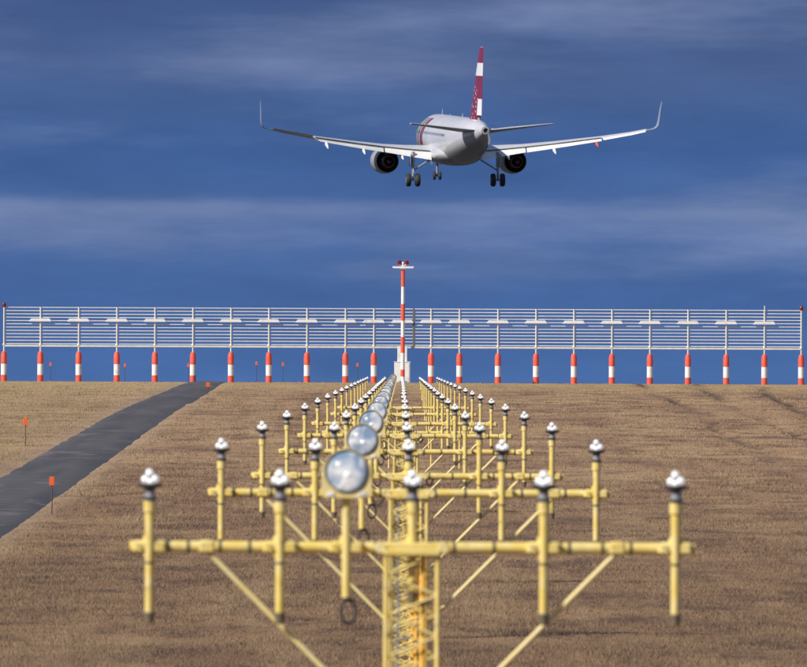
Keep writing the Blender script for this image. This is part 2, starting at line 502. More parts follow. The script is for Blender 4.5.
def asphalt_mat():
    m, nt, b = mat_base('old_asphalt'); N, L = nt.nodes, nt.links
    g = N.new('ShaderNodeNewGeometry')

    def noise(scale, stretch, detail=6):
        mp = N.new('ShaderNodeMapping'); mp.inputs['Scale'].default_value = stretch
        L.new(g.outputs['Position'], mp.inputs['Vector'])
        n = N.new('ShaderNodeTexNoise'); n.inputs['Scale'].default_value = scale; n.inputs['Detail'].default_value = detail
        L.new(mp.outputs[0], n.inputs['Vector']); return n.outputs['Fac']

    def mix(fac, a, c):
        x = N.new('ShaderNodeMix'); x.data_type = 'RGBA'; L.new(fac, x.inputs['Factor'])
        for i, q in ((6, a), (7, c)):
            if isinstance(q, tuple): x.inputs[i].default_value = (*q, 1)
            else: L.new(q, x.inputs[i])
        return x.outputs[2]

    def rng(v, a, c, lo=0., hi=1.):
        mm = N.new('ShaderNodeMapRange'); mm.interpolation_type = 'SMOOTHSTEP'; L.new(v, mm.inputs[0])
        for i, q in zip((1, 2, 3, 4), (a, c, lo, hi)): mm.inputs[i].default_value = q
        return mm.outputs[0]
    c = mix(rng(noise(0.9, (1, .05, 1)), .35, .65), (0.052, 0.049, 0.057), (0.078, 0.073, 0.081))
    c = mix(rng(noise(0.8, (.8, .16, 1), 6), .57, .74, 0, .7), c, (0.18, 0.165, 0.155))     # dust and dead grass blown across
    c = mix(rng(noise(14, (1, 1, 1), 3), .35, .75, 0, .4), c, (0.15, 0.145, 0.15))
    L.new(c, b.inputs['Base Color'])
    b.inputs['Roughness'].default_value = 0.85
    b.inputs['Specular IOR Level'].default_value = 0.25
    return m


# ------------------------------------------------------------------ ground, road, grass
def axis(fine0, fine1, step0, step1, lo, hi):
    a = []; p = fine0
    while p < fine1:
        a.append(p); p += step0 + (step1 - step0) * (p - fine0) / (fine1 - fine0)
    a.append(fine1)
    s, p, out = step0, fine0, []
    while p > lo: s *= 1.7; p -= s; out.append(max(p, lo))
    s, p, out2 = step1, fine1, []
    while p < hi: s *= 1.7; p += s; out2.append(min(p, hi))
    return np.array(out[::-1] + a + out2)


gx = axis(-34.0, 34.0, 0.42, 0.42, -15000, 15000)
gy = axis(125.0, 600.0, 0.42, 0.55, -2000, 25000)
X, Y = np.meshgrid(gx, gy)
Z = ground_z(X, Y)
nx, ny = len(gx), len(gy)
me = bpy.data.meshes.new('ground')
idx = np.arange(nx * ny).reshape(ny, nx)
quads = np.stack([idx[:-1, :-1], idx[:-1, 1:], idx[1:, 1:], idx[1:, :-1]], -1).reshape(-1, 4)
me.vertices.add(nx * ny); me.vertices.foreach_set('co', np.stack([X, Y, Z], -1).astype(np.float32).ravel())
me.loops.add(quads.size); me.loops.foreach_set('vertex_index', quads.astype(np.int32).ravel())
me.polygons.add(len(quads)); me.polygons.foreach_set('loop_start', np.arange(0, quads.size, 4, dtype=np.int32))
me.polygons.foreach_set('use_smooth', np.ones(len(quads), dtype=bool))
me.update(calc_edges=True); me.validate()
ra = me.attributes.new('rut', 'FLOAT', 'POINT'); ra.data.foreach_set('value', rut_mask(X, Y).astype(np.float32).ravel())
tag(link('ground', me, ground_mat()), kind='structure')

# the access road: ragged edges, a slight camber
road = MB(); ys = np.arange(-60, 640, 0.8)
cols = 9; rv = []
for d in ys:
    l = float(road_l(d)) + 0.16 * float(vnoise(np.array([d / 5.0]), np.array([0.5]), 11)[0]) + 0.16 * float(vnoise(np.array([d / 1.3]), np.array([2.5]), 12)[0])
    r = float(road_r(d)) + 0.20 * float(vnoise(np.array([d / 6.0]), np.array([7.5]), 13)[0]) + 0.18 * float(vnoise(np.array([d / 1.4]), np.array([9.5]), 14)[0])
    zb = float(plane_z(np.array([d]))[0])
    for k in range(cols):
        t = k / (cols - 1); x = l + (r - l) * t
        zz = zb + 0.015 + 0.03 * (1 - (2 * t - 1) ** 2) - (0.07 if k in (0, cols - 1) else 0)
        zz += 0.003 * float(vnoise(np.array([x / 1.2]), np.array([d / 4.0]), 15)[0])
        rv.append((x, d, zz))
rf = [(a * cols + k, a * cols + k + 1, (a + 1) * cols + k + 1, (a + 1) * cols + k) for a in range(len(ys) - 1) for k in range(cols - 1)]
road.add(rv, rf)
M_asphalt = asphalt_mat()
road_o = tag(build('access_road', road, M_asphalt), kind='structure')
# the runway beyond the crest, unseen: dark asphalt added to cut bounce light
rw = MB(); yy = [640.0 + 60 * k for k in range(50)]
rw.add([(x, y, float(plane_z(np.array([y]))[0]) + 0.06) for y in yy for x in (-46.0, 46.0)], [(2 * k, 2 * k + 1, 2 * k + 3, 2 * k + 2) for k in range(49)])
tag(build('runway', rw, paint('runway_asphalt', (0.035, 0.035, 0.037), (0.05, 0.049, 0.05), 0.9, scale=0.2, spec=0.2)), kind='structure')

# sealed transverse cracks: thin pale strips of their own on the road
M_seal = paint('pale_joint_filler', (0.42, 0.39, 0.37), (0.26, 0.24, 0.22), 0.8, scale=1.5)
d = 250.0
while d < 556:
    s = MB(); top, bot = [], []
    x0 = float(road_l(d)) + rnd.choice((0.3, 0.35, 0.9, 1.4)); x1 = float(road_r(d)) - rnd.choice((0.3, 0.35, 1.1))
    w = rnd.uniform(0.04, 0.11); n = 9; zb = plane_z
    vs_ = []
    for k in range(n):
        x = x0 + (x1 - x0) * k / (n - 1); j = rnd.uniform(-.05, .05)
        ww = w * rnd.uniform(.5, 1.1)
        t = (x - float(road_l(d))) / float(road_r(d) - road_l(d))
        for yy in (d + j - ww, d + j + ww):
            vs_.append((x, yy, float(plane_z(np.array([yy]))[0]) + 0.015 + 0.03 * (1 - (2 * t - 1) ** 2) + 0.014))
    s.add(vs_, [(2 * k, 2 * k + 2, 2 * k + 3, 2 * k + 1) for k in range(n - 1)])
    build('crack_seal', s, M_seal, road_o)
    d += rnd.uniform(7.0, 22.0)


def grass(N=1300000):
    g = np.random.default_rng(3)
    d0, d1 = 140.0, 566.0
    u = g.random(N); d = 1.0 / (1 / d0 - u * (1 / d0 - 1 / d1))
    x = (g.random(N) * 2 - 1) * (d * 0.0416 * 1.22 + 1.0)
    edge = 0.30 * vnoise(d / 2.0, x * 0, 21) + 0.5 * (g.random(N) - 0.5) ** 3
    keep = ~((x > road_l(d) - 0.02 + edge) & (x < road_r(d) + 0.02 + edge))
    keep |= (vnoise(x / 0.9, d / 2.2, 41) + vnoise(x / 0.35, d / 0.8, 42) * .6 > 0.52)      # weeds growing on the old asphalt
    clump = vnoise(x / 0.5, d / 0.7, 22) + vnoise(x / 2.4, d / 3.5, 23)
    keep &= (clump + g.random(N) * 0.9) > -0.7
    keep &= rut_mask(x, d) < 0.35 + 0.4 * g.random(N)
    x, d = x[keep], d[keep]; n = len(x)
    clump = clump[keep]
    h = g.uniform(0.035, 0.085, n) * np.clip(0.95 + 0.9 * clump, 0.5, 1.9)
    verge = np.clip(np.minimum(np.abs(x - road_l(d)), np.abs(x - road_r(d))) / 0.6, 0.5, 1)
    h *= verge * np.clip((575 - d) / 60, 0.55, 1)
    w = g.uniform(0.0035, 0.0065, n) * d / 220.0
    yaw = g.uniform(0, 2 * math.pi, n); lean = g.normal(0, 0.40, (n, 2))
    z = ground_z(x, d) - 0.006
    dx, dy = np.cos(yaw) * w, np.sin(yaw) * w
    v = np.empty((n, 3, 3), np.float32)
    v[:, 0] = np.stack([x - dx, d - dy, z], -1)
    v[:, 1] = np.stack([x + dx, d + dy, z], -1)
    v[:, 2] = np.stack([x + lean[:, 0] * h, d + lean[:, 1] * h, z + h], -1)
    me = bpy.data.meshes.new('dry_grass')
    me.vertices.add(n * 3); me.vertices.foreach_set('co', v.ravel())
    me.loops.add(n * 3); me.loops.foreach_set('vertex_index', np.arange(n * 3, dtype=np.int32))
    me.polygons.add(n); me.polygons.foreach_set('loop_start', np.arange(0, n * 3, 3, dtype=np.int32))
    me.update(calc_edges=True)
    at_ = me.attributes.new('tint', 'FLOAT', 'POINT')
    at_.data.foreach_set('value', np.repeat(g.random(n).astype(np.float32), 3))
    o = link('dry_grass', me, blade_mat())
    return tag(o, 'short dry brown mown grass covering the rising ground', 'grass', kind='stuff')


grass()

# ------------------------------------------------------------------ approach light rows
ROW_D = [73.8 + 30.0 * k for k in range(17)]
BAR_DROP = [0.52, 0.51, 0.68, 0.62, 0.58, 0.53, 0.95, 0.63, 0.58]
HALF = 2.15


def lamp_z(d): return CAM_Z + (HOR - (362.5 + 8607.0 / d)) * d / F
def row_x(d): return (-2.5 * d + 886.0) / F


# shared meshes of the lamp and the strobe, origin at the centre of the glass
def mesh_of(mb, name, mat, smooth=40):
    m = mb.mesh(name, smooth); m.materials.append(mat); return m


hb = MB().lathe((0, 0, 0), [(0.036, -0.17), (0.052, -0.168), (0.052, -0.150), (0.036, -0.140), (0.031, -0.120), (0.034, -0.090), (0.056, -0.074),
                            (0.088, -0.066), (0.096, -0.058), (0.096, -0.046), (0.092, -0.042), (0.080, -0.046), (0.04, -0.048)], 22)
ME_neck = mesh_of(MB().lathe((0, 0, 0), [(0.041, -0.146), (0.041, -0.120), (0.040, -0.092), (0.034, -0.090)], 18), 'lamp_neck', M_neck)
gb = MB().sphere((-0.037, -0.014, -0.010), 0.031, 14, 10).sphere((0.037, -0.012, -0.006), 0.031, 14, 10) \
    .sphere((-0.003, -0.004, 0.041), 0.030, 14, 10).sphere((0.002, -0.034, -0.026), 0.026, 14, 10)
hb.sphere((0, 0.004, 0.0), (0.044, 0.036, 0.044), 14, 8)
ME_housing = mesh_of(hb, 'lamp_housing', M_black)
ME_glass = mesh_of(gb, 'lamp_glass', M_lampglass)
ringm = MB()
th = [2 * math.pi * k / 40 for k in range(40)]
ringm.loft([[(r * math.cos(q), y, r * math.sin(q)) for q in th] for r, y in ((0.154, -0.052), (0.158, -0.062), (0.163, -0.062), (0.165, -0.052), (0.165, 0.0), (0.154, 0.0), (0.154, -0.052))], caps=False)
ME_ring = mesh_of(ringm, 'lens_ring', M_black)
dome = MB().lathe((0, 0, 0), [(0.1575, -0.048), (0.154, -0.052), (0.125, -0.054), (0.095, -0.0555), (0.06, -0.057), (0.03, -0.0578), (0.006, -0.058)], 32, 'Y')
ME_dome = mesh_of(dome, 'strobe_lens', M_lens, 60)
tubem = MB().sphere((0.006, -0.054, -0.026), (0.028, 0.014, 0.022), 12, 8)
ME_tube = mesh_of(tubem, 'flash_tube', M_lampglass)
tubem2 = MB().sphere((-0.060, -0.052, 0.050), (0.024, 0.012, 0.024), 12, 8)
ME_tube2 = mesh_of(tubem2, 'flash_reflector', M_lampglass)
# strobe housing: plate with square foot and rounded head, deep drum behind
outl = [(-0.165, -0.205), (0.165, -0.205), (0.190, -0.185), (0.190, 0.03)]
outl += [(0.174 * math.cos(q), 0.174 * math.sin(q)) for q in [math.pi * k / 16 for k in range(3, 14)]] + [(-0.190, 0.03), (-0.190, -0.185)]
def hole(r):
    k = []
    for x, z in outl:
        l = math.hypot(x, z); k.append((x / l * r, z / l * r))
    return k


sh = MB().loft([[(x * s, y, z * s) for x, z in o_] for s, y, o_ in ((1.0, -0.046, hole(0.157)), (0.985, -0.050, outl), (1.0, -0.044, outl), (1.0, 0.02, outl), (1.0, 0.03, hole(0.15)))], caps=False)
sh.lathe((0, 0, 0), [(0.15, 0.03), (0.145, 0.12), (0.11, 0.17), (0.04, 0.19)][1:], 20, 'Y')
sh.loft([[(r * math.cos(q), y, r * math.sin(q)) for q in th] for r, y in ((0.158, 0.025), (0.145, 0.12))], caps=False)
ME_shouse = mesh_of(sh, 'strobe_housing', M_pale, 35)
ME_reflect = mesh_of(MB().box((0, 0, 0), (0.055, 0.012, 0.035), 0.004), 'foot_plate', M_white)
loop_pts = [(0.0, 0.0, 0.0)] + [(0.03 + 0.062 * math.sin(q) * 1.0 - 0.03 * (1 - q / 5.6), 0.012 * math.sin(q), -0.075 - 0.072 * -math.cos(q) - 0.145 * 0) for q in [0.4 + 5.6 * k / 18 for k in range(19)]]
ME_loop = mesh_of(MB().tube(loop_pts, 0.011, 8), 'cable_loop', M_rubber)
ME_clamp = mesh_of(MB().box((0, 0, 0), (0.26, 0.11, 0.10), 0.02).tube([(0, 0, -0.075), (0, 0, 0.085)], 0.052, 14), 'clamp', M_yellow)
ME_nut = mesh_of(MB().tube([(0, -0.075, 0), (0, -0.05, 0)], 0.008, 8), 'clamp_bolt', M_pale)
ME_joint = mesh_of(MB().lathe((0, 0, 0), [(0.044, -0.012), (0.052, -0.010), (0.052, 0.010), (0.044, 0.012)], 16, 'X'), 'coupling', M_joint)
ME_collar = mesh_of(MB().lathe((0, 0, 0), [(0.034, -0.008), (0.041, -0.006), (0.041, 0.006), (0.034, 0.008)], 14), 'post_collar', M_joint)
ME_plug = mesh_of(MB().lathe((0, 0, 0), [(0.020, -0.085), (0.034, -0.08), (0.038, -0.03), (0.044, -0.028), (0.044, 0.0), (0.038, 0.004)], 14), 'cable_plug', M_joint)
MASTW = 0.195
dz = 0.155
ME_diag = mesh_of(MB().tube([(-MASTW, 0, 0), (MASTW, 0, dz)], 0.0105, 6), 'lattice_brace', M_yellow)

row_label = {
    0: 'nearest yellow approach light row, large and out of focus across the foreground',
    1: 'second approach light row from the camera, right behind the large blurred front row',
    2: 'third approach light row counted from the camera, on a yellow lattice mast',
}
ORD = ['', '', '', 'fourth', 'fifth', 'sixth', 'seventh', 'eighth', 'ninth', 'tenth', 'eleventh', 'twelfth', 'thirteenth', 'fourteenth', 'fifteenth', 'sixteenth']


def light_row(i):
    d = ROW_D[i]; x0 = row_x(d); zl = lamp_z(d)
    zg = gz(x0, d) - 0.02
    h = zl - zg                                   # glass centre above the ground
    if i in row_label: lab = row_label[i]
    elif i == 16: lab = 'farthest and smallest approach light row, at the foot of the striped mast'
    elif i < 9: lab = f'{ORD[i]} approach light row counted from the camera, on a yellow lattice mast'
    else: lab = f'{ORD[i]} approach light row counted from the camera, on slim yellow posts'
    R = empty('approach_light_row', (x0, d, zg), lab, 'approach lights', 'approach light rows leading up to the crest')
    has_bar = i < 9
    near = i < 4
    bar_z = h - (BAR_DROP[i] if has_bar else 0)
    jit = random.Random(100 + i)
    if has_bar:
        build('crossbar', MB().tube([(-HALF, 0, bar_z), (HALF, 0, bar_z)], 0.045, 16), M_yellow, R)
        # couplings: dark rings where the tubes meet
        for sx in (-1, 1):
            for q in (0.30, 0.62, 1.22, 1.45, 1.69, 1.86):
                link('coupling', ME_joint, None, R, (sx * (q + jit.uniform(-.03, .03)), 0, bar_z))
        # head plate over the mast
        hp = MB().box((0, -0.02, bar_z - 0.01), (0.47, 0.40, 0.10), 0.015)
        build('mast_head', hp, M_yellow, R)
        build('head_rail', MB().box((0, -0.235, bar_z - 0.035), (0.43, 0.03, 0.045), 0.006), M_yellow, R)
        for sx in (-1, 1):
            build('head_bolt', MB().tube([(sx * .24, -.12, bar_z), (sx * .24, -.235, bar_z)], [0.05, 0.04], 12), M_pale, R)
        # lattice mast
        lo = 0.0; top = bar_z - 0.05
        yo = 0.0
        for sx in (-1, 1):
            for sy in (-1, 1):
                build('mast_leg', MB().tube([(sx * MASTW, yo + sy * MASTW, lo), (sx * MASTW, yo + sy * MASTW, top)], 0.021, 10), M_yellow, R)
        nz = int((top - lo) / dz)
        if i < 2:
            for k in range(nz):
                z = top - (k + 1) * dz
                for face in range(4):
                    a = face * math.pi / 2
                    off = Matrix.Rotation(a, 3, 'Z') @ Vector((0, -MASTW, 0))
                    flip = (k + face) % 2
                    link('lattice_brace', ME_diag, None, R, (off.x, off.y + yo, z), (0, 0, a + (math.pi if flip else 0)))
        else:
            lat = MB()
            for k in range(nz):
                z = top - (k + 1) * dz
                for face in range(4):
                    a = face * math.pi / 2 + (math.pi if (k + face) % 2 else 0)
                    rm = Matrix.Rotation(a, 3, 'Z'); off = Matrix.Rotation(face * math.pi / 2, 3, 'Z') @ Vector((0, -MASTW, 0))
                    lat.tube([rm @ Vector((-MASTW, 0, 0)) + off + Vector((0, yo, z)), rm @ Vector((MASTW, 0, dz)) + off + Vector((0, yo, z))], 0.0125, 5)
            build('lattice', lat, M_yellow, R)
        build('mast_foot', MB().box((0, 0, 0.03), (0.62, 0.62, 0.14), 0.02), M_galv, R)
        # orange conduit and black cables in the mast
        if i < 6:
            build('conduit', MB().tube([(0.085, -0.13, 0.1), (0.085, -0.13, bar_z - 0.06)], 0.026, 12), M_orange, R)
            build('cable', MB().tube([(-0.10, 0.04, 0.1), (-0.12, 0.02, bar_z - 0.9), (-0.10, 0.06, bar_z - 0.45), (-0.13, 0.02, bar_z - 0.08)], 0.010, 6), M_galv, R)
            build('cable_bracket', MB().box((0.085, -0.13, bar_z - 0.42), (0.11, 0.09, 0.025), 0.005), M_joint, R)
        # struts from the bar down to the mast
        for sx in (-1, 1):
            build('strut', MB().tube([(sx * 1.56, 0, bar_z - 0.03), (sx * (MASTW + 0.01), 0, bar_z - 0.03 - 1.36)], 0.021, 10), M_pale, R)
            build('strut_lug', MB().box((sx * 1.56, 0, bar_z), (0.13, 0.105, 0.105), 0.02), M_yellow, R)
    else:
        # short rows near the crest: slim posts on a rail bolted along the ground
        bz = 0.10
        build('ground_rail', MB().box((0, 0, -0.07), (4.2, 0.12, 0.10), 0.01), M_joint, R)
    for k in (-2, -1, 0, 1, 2):
        x = k * 1.0 + jit.uniform(-.006, .006)
        ptop = h - 0.165
        if has_bar:
            pbot = bar_z - (0.50 if k else 0.34)
            post = MB().tube([(x, -0.085, pbot), (x, -0.085, bar_z - 0.02), (x, -0.085, ptop - 0.10), (x, -0.085, ptop - 0.09), (x, -0.085, ptop)], [0.034, 0.034, 0.037, 0.048, 0.046], 14)
            build('post', post, M_yellow, R)
            cm = link('clamp', ME_clamp, None, R, (x, -0.045, bar_z))
            if near:
                for q in (-.09, .09): link('clamp_bolt', ME_nut, None, cm, (q, -0.02, 0.02))
            link('post_collar', ME_collar, None, R, (x, -0.085, bar_z - 0.12))
            link('cable_plug', ME_plug, None, R, (x, -0.085, pbot))
            yy = -0.085
        else:
            post = MB().tube([(x, 0, 0.05), (x, 0, max(0.06, ptop - 0.08)), (x, 0, ptop)], [0.034, 0.034, 0.044], 12)
            build('post', post, M_yellow, R)
            yy = 0.0
        lp = link('lamp', ME_housing, None, R, (x, yy, h))
        lp.rotation_euler = (jit.uniform(-.03, .03), jit.uniform(-.03, .03), jit.uniform(-.3, .3))
        link('lamp_glass', ME_glass, None, lp); link('lamp_neck', ME_neck, None, lp)
    # sequenced flasher
    sz = h + 0.06; sx = -0.5
    fl = link('strobe_lamp', ME_shouse, None, R, (sx, -0.12, sz))
    link('lens_ring', ME_ring, None, fl); link('strobe_lens', ME_dome, None, fl)
    link('flash_tube', ME_tube, None, fl); link('flash_reflector', ME_tube2, None, fl)
    for q in (-1, 1): link('foot_plate', ME_reflect, None, fl, (q * 0.12, -0.054, -0.175))
    if has_bar:
        pb = bar_z - 0.38
        build('post', MB().tube([(sx, -0.085, pb), (sx, -0.085, sz - 0.18)], 0.034, 12), M_yellow, R)
        cm = link('clamp', ME_clamp, None, R, (sx, -0.045, bar_z))
        if near:
            for q in (-.09, .09): link('clamp_bolt', ME_nut, None, cm, (q, -0.02, 0.02))
        link('cable_loop', ME_loop, None, R, (sx, -0.085, pb)).scale = (1.05, 1, 1.35)
        # slack cable under the bar beside the mast
        for s2, e2 in (() if i == 0 else ((-0.26, -0.40),) if i % 2 else ((0.26, 0.36),)):
            pts = [(s2 + (e2 - s2) * t, -0.06, bar_z - 0.03 - 0.42 * t * (1 - t)) for t in [k / 10 for k in range(11)]]
            build('cable', MB().tube(pts, 0.011, 6), M_rubber, R)
    else:
        build('post', MB().tube([(sx, 0.02, 0.05), (sx, 0.02, max(0.07, sz - 0.15))], 0.034, 12), M_yellow, R)
    return R


for i in range(17): light_row(i)

# ------------------------------------------------------------------ localizer antenna array on the crest
LD = 561.0
PX = LD / F


def antenna_array():
    base = at(402.3, 381.6, LD)
    zg = gz(base.x, LD)
    R = empty('antenna_array', (base.x, LD, zg), 'wide white wire antenna screen on red and white posts across the crest', 'antenna array')
    # heights above the ground: the posts' feet show at row 381.6 of the picture
    def hz(y): return (382.0 - y) * PX
    offs = [28.6, 57.0, 95.5, 133.6, 171.5, 209.5, 247.5, 285.6, 323.8, 362.0]
    xs = sorted([s * o for o in offs for s in (-1, 1)])
    ends = [-398.5, 398.8]
    n = 18
    ped = mesh_of(MB().lathe((0, 0, 0), [(0.168, hz(382) - 0.3), (0.172, hz(375.6)), (0.172, hz(364.6))], n), 'post', M_white)
    b1 = mesh_of(MB().lathe((0, 0, 0), [(0.174, -0.28), (0.176, hz(375.6))], n), 'red_band', M_red)
    b2 = mesh_of(MB().lathe((0, 0, 0), [(0.176, hz(364.6) - 0.001), (0.174, hz(356)), (0.130, hz(352.6)), (0.06, hz(352.0))], n), 'red_band', M_red)
    upr = mesh_of(MB().tube([(0, 0, hz(352.6)), (0, 0, hz(307.6))], 0.045, 10), 'upright', M_cream)
    el = MB()
    w0, w1 = 0.64, 0.53
    z0, z1 = hz(322.2), hz(319.2)
    sec = lambda y, s, q: [(-w0 * s, y, z0 + q), (w0 * s, y, z0 + q), (w0 * s * .98, y, z0 + 0.07), (w1 * s, y, z1 - q), (-w1 * s, y, z1 - q), (-w0 * s * .98, y, z0 + 0.07)]
    el.loft([sec(-0.16, 0.97, 0.01), sec(-0.12, 1.0, 0.0), sec(0.9, 0.8, 0.01), sec(1.7, 0.45, 0.03)])
    elm = mesh_of(el, 'antenna_element', M_white, 30)
    cap = mesh_of(MB().lathe((0, 0, 0), [(0.06, hz(346.4)), (0.08, hz(346.0)), (0.08, hz(344.8)), (0.06, hz(344.4))], 10), 'rail_clamp', M_cream)
    for x in xs + ends:
        X_ = x * PX
        zt = gz(base.x + X_, LD) - zg
        p = link('post', ped, None, R, (X_, 0, 0))
        link('red_band', b1, None, p); link('red_band', b2, None, p)
        u = link('upright', upr, None, R, (X_, 0, 0))
        link('rail_clamp', cap, None, u)
        if x in xs: link('antenna_element', elm, None, R, (X_, 0.02, 0))
    link('antenna_element', elm, None, R, (0, 0.02, 0))
    xa, xb = ends[0] * PX, ends[1] * PX
    ygap = (10.4, 12.0)
    for k in range(12):
        z = hz(308.2 + k * 3.3)
        for a, b in ((xa, ygap[0] * PX), (ygap[1] * PX, xb)):
            m = 14
            pts = [(a + (b - a) * t / m, 0.06, z) for t in range(m + 1)]
            build('reflector_wire', MB().tube(pts, 0.030, 6), M_wire, R)
    for a, b in ((xa, 8.6 * PX), (12.4 * PX, xb)):
        build('lower_rail', MB().box(((a + b) / 2, 0.0, hz(346.6)), (b - a, 0.10, 0.10), 0.01), M_cream, R)
    build('cable_duct', MB().box((11.2 * PX, 0.05, (hz(347) + hz(308)) / 2), (0.11, 0.10, hz(308) - hz(347)), 0.01), M_joint, R)
    for e in ends:
        lm = MB().lathe((e * PX, 0, hz(306.2)), [(0.05, -0.10), (0.10, -0.08), (0.12, 0.0), (0.11, 0.10), (0.05, 0.17)], 12)
        build('obstruction_light', lm, M_redlamp, R)
    # one taller rod near the right end
    build('lightning_rod', MB().tube([(362 * PX, -0.06, hz(310)), (362 * PX, -0.06, hz(303.4))], 0.03, 8), M_cream, R)


antenna_array()


def striped_mast():
    D = 555.7; px = D / F
    base = at(402.6, 379, D)
    zg = gz(base.x, D) - 0.02
    R = empty('striped_mast', (base.x, D, zg), 'tall red and white striped pole with a crossarm rising above the antenna screen', 'mast')
    zt = lambda y: at(402.6, y, D).z - zg
    bands = [(269.5, 286.5), (304.0, 320.5), (337.0, 352.8), (369.5, 376.5)]
    build('pole', MB().tube([(0, 0, 0), (0, 0, zt(268))], [0.118, 0.100], 16), M_white, R)
    for a, b in bands:
        build('red_band', MB().tube([(0, 0, zt(b)), (0, 0, zt(a))], [0.1215, 0.1205] if a > 300 else [0.113, 0.108], 16), M_red, R)
    arm = MB().loft([[(x * s, y, zt(267.4) + z) for x, y in ((-.62, -.07), (.62, -.07), (.62, .07), (-.62, .07))] for s, z in ((0.88, -0.05), (1.0, 0.0), (1.0, 0.045), (0.94, 0.06))])
    build('crossarm', arm, M_white, R)
    build('platform', MB().box((0, 0, zt(269.0)), (0.34, 0.30, 0.10), 0.02), M_galv, R)
    for sx in (-1, 1):
        b = build('lamp_bracket', MB().tube([(0, 0, zt(266.9)), (sx * 0.10, 0, zt(265.4)), (sx * 0.20, 0, zt(264.4))], 0.035, 8), M_white, R)
        build('obstruction_light', MB().lathe((sx * 0.21, 0, zt(262.4)), [(0.06, -0.13), (0.11, -0.10), (0.125, 0.0), (0.10, 0.09), (0.04, 0.13)], 12), M_redlamp, b)
    build('sensor', MB().lathe((0, 0, zt(263.6)), [(0.05, -.15), (0.07, -.05), (0.075, 0.06), (0.03, 0.10)], 10), M_white, R)
    build('foot', MB().box((0, 0, 0.05), (0.5, 0.5, 0.2), 0.03), M_galv, R)


striped_mast()


def cabinets():
    D = 560.36; px = D / F
    c = at(402.2, 381, D); zg = gz(c.x, D) - 0.05
    R = empty('equipment_cabinet', (c.x, D, zg), 'white two tier equipment cabinet at the foot of the striped mast', 'cabinet')
    zt = lambda y: at(402.2, y, D).z - zg
    build('body', MB().box((0, 0, zt(362) / 2), (0.92, 0.30, zt(362)), 0.02), M_box, R)
    z0, z1 = zt(362), zt(346.2)
    build('upper_column', MB().box((0, 0.02, (z0 + z1) / 2), (0.56, 0.22, z1 - z0), 0.015), M_white, R)
    for sx in (-1, 1):
        dr = build('door', MB().box((sx * 0.22, -0.162, zt(362) / 2), (0.35, 0.02, zt(362) - 0.16), 0.005), M_white, R)
        build('handle', MB().box((sx * 0.07, -0.185, zt(362) / 2), (0.025, 0.03, 0.12)), M_black, dr)
    build('lid', MB().box((0, 0, zt(362) + 0.012), (0.98, 0.34, 0.03), 0.006), M_white, R)


cabinets()


# ------------------------------------------------------------------ orange marker stakes
def stake(px, ytop, d, lab, group, w=0.14, hp=0.26):
    p = at(px, ytop, d)
    zg = gz(p.x, d) - 0.03
    if ROAD_L < p.x < ROAD_R: zg += 0.05
    h = p.z - zg
    R = empty('marker_stake', (p.x, d, zg), lab, 'marker stake', group)
    build('stake', MB().tube([(0, 0, 0), (0.01, 0, h * .5), (0, 0, h - 0.02)], 0.016, 8), M_stake, R)
    build('plate', MB().box((0, -0.02, h - hp / 2), (w, 0.02, hp), 0.006), M_orangeplate, R)
    return R


G = 'orange marker stakes'
def d_at(y): return 76500.0 / (y - 245.0)
stake(52, 476.5, d_at(515.5), 'orange topped marker stake nearest the camera, in the grass beside the road', G)
stake(25.5, 417.5, d_at(447.5), 'orange topped marker stake alone in the grass beyond the left road edge', G, 0.17, 0.30)
stake(208, 382.3, 508.0, 'small pale red marker stake at the right road edge near the crest', G, 0.2, 0.24)
far = [(50.5, 362.5, 'farthest left of the marker stakes seen behind the antenna screen'),
       (125, 363.5, 'marker stake behind the antenna screen, between the fourth and fifth striped posts from the left'),
       (188.3, 363.5, 'marker stake close beside a striped post, above the top of the road'),
       (256.5, 361.5, 'marker stake behind the antenna screen, just right of the road crest'),
       (283, 362.5, 'second marker stake to the left of the striped mast, behind the screen'),
       (357.5, 363.0, 'marker stake behind the screen closest to the striped mast')]
for px, y, lab in far: stake(px, y, 578.0, lab, 'marker stakes beyond the crest', 0.12, 0.22)

# ------------------------------------------------------------------ airliner
exec_air = True
M_fus = None


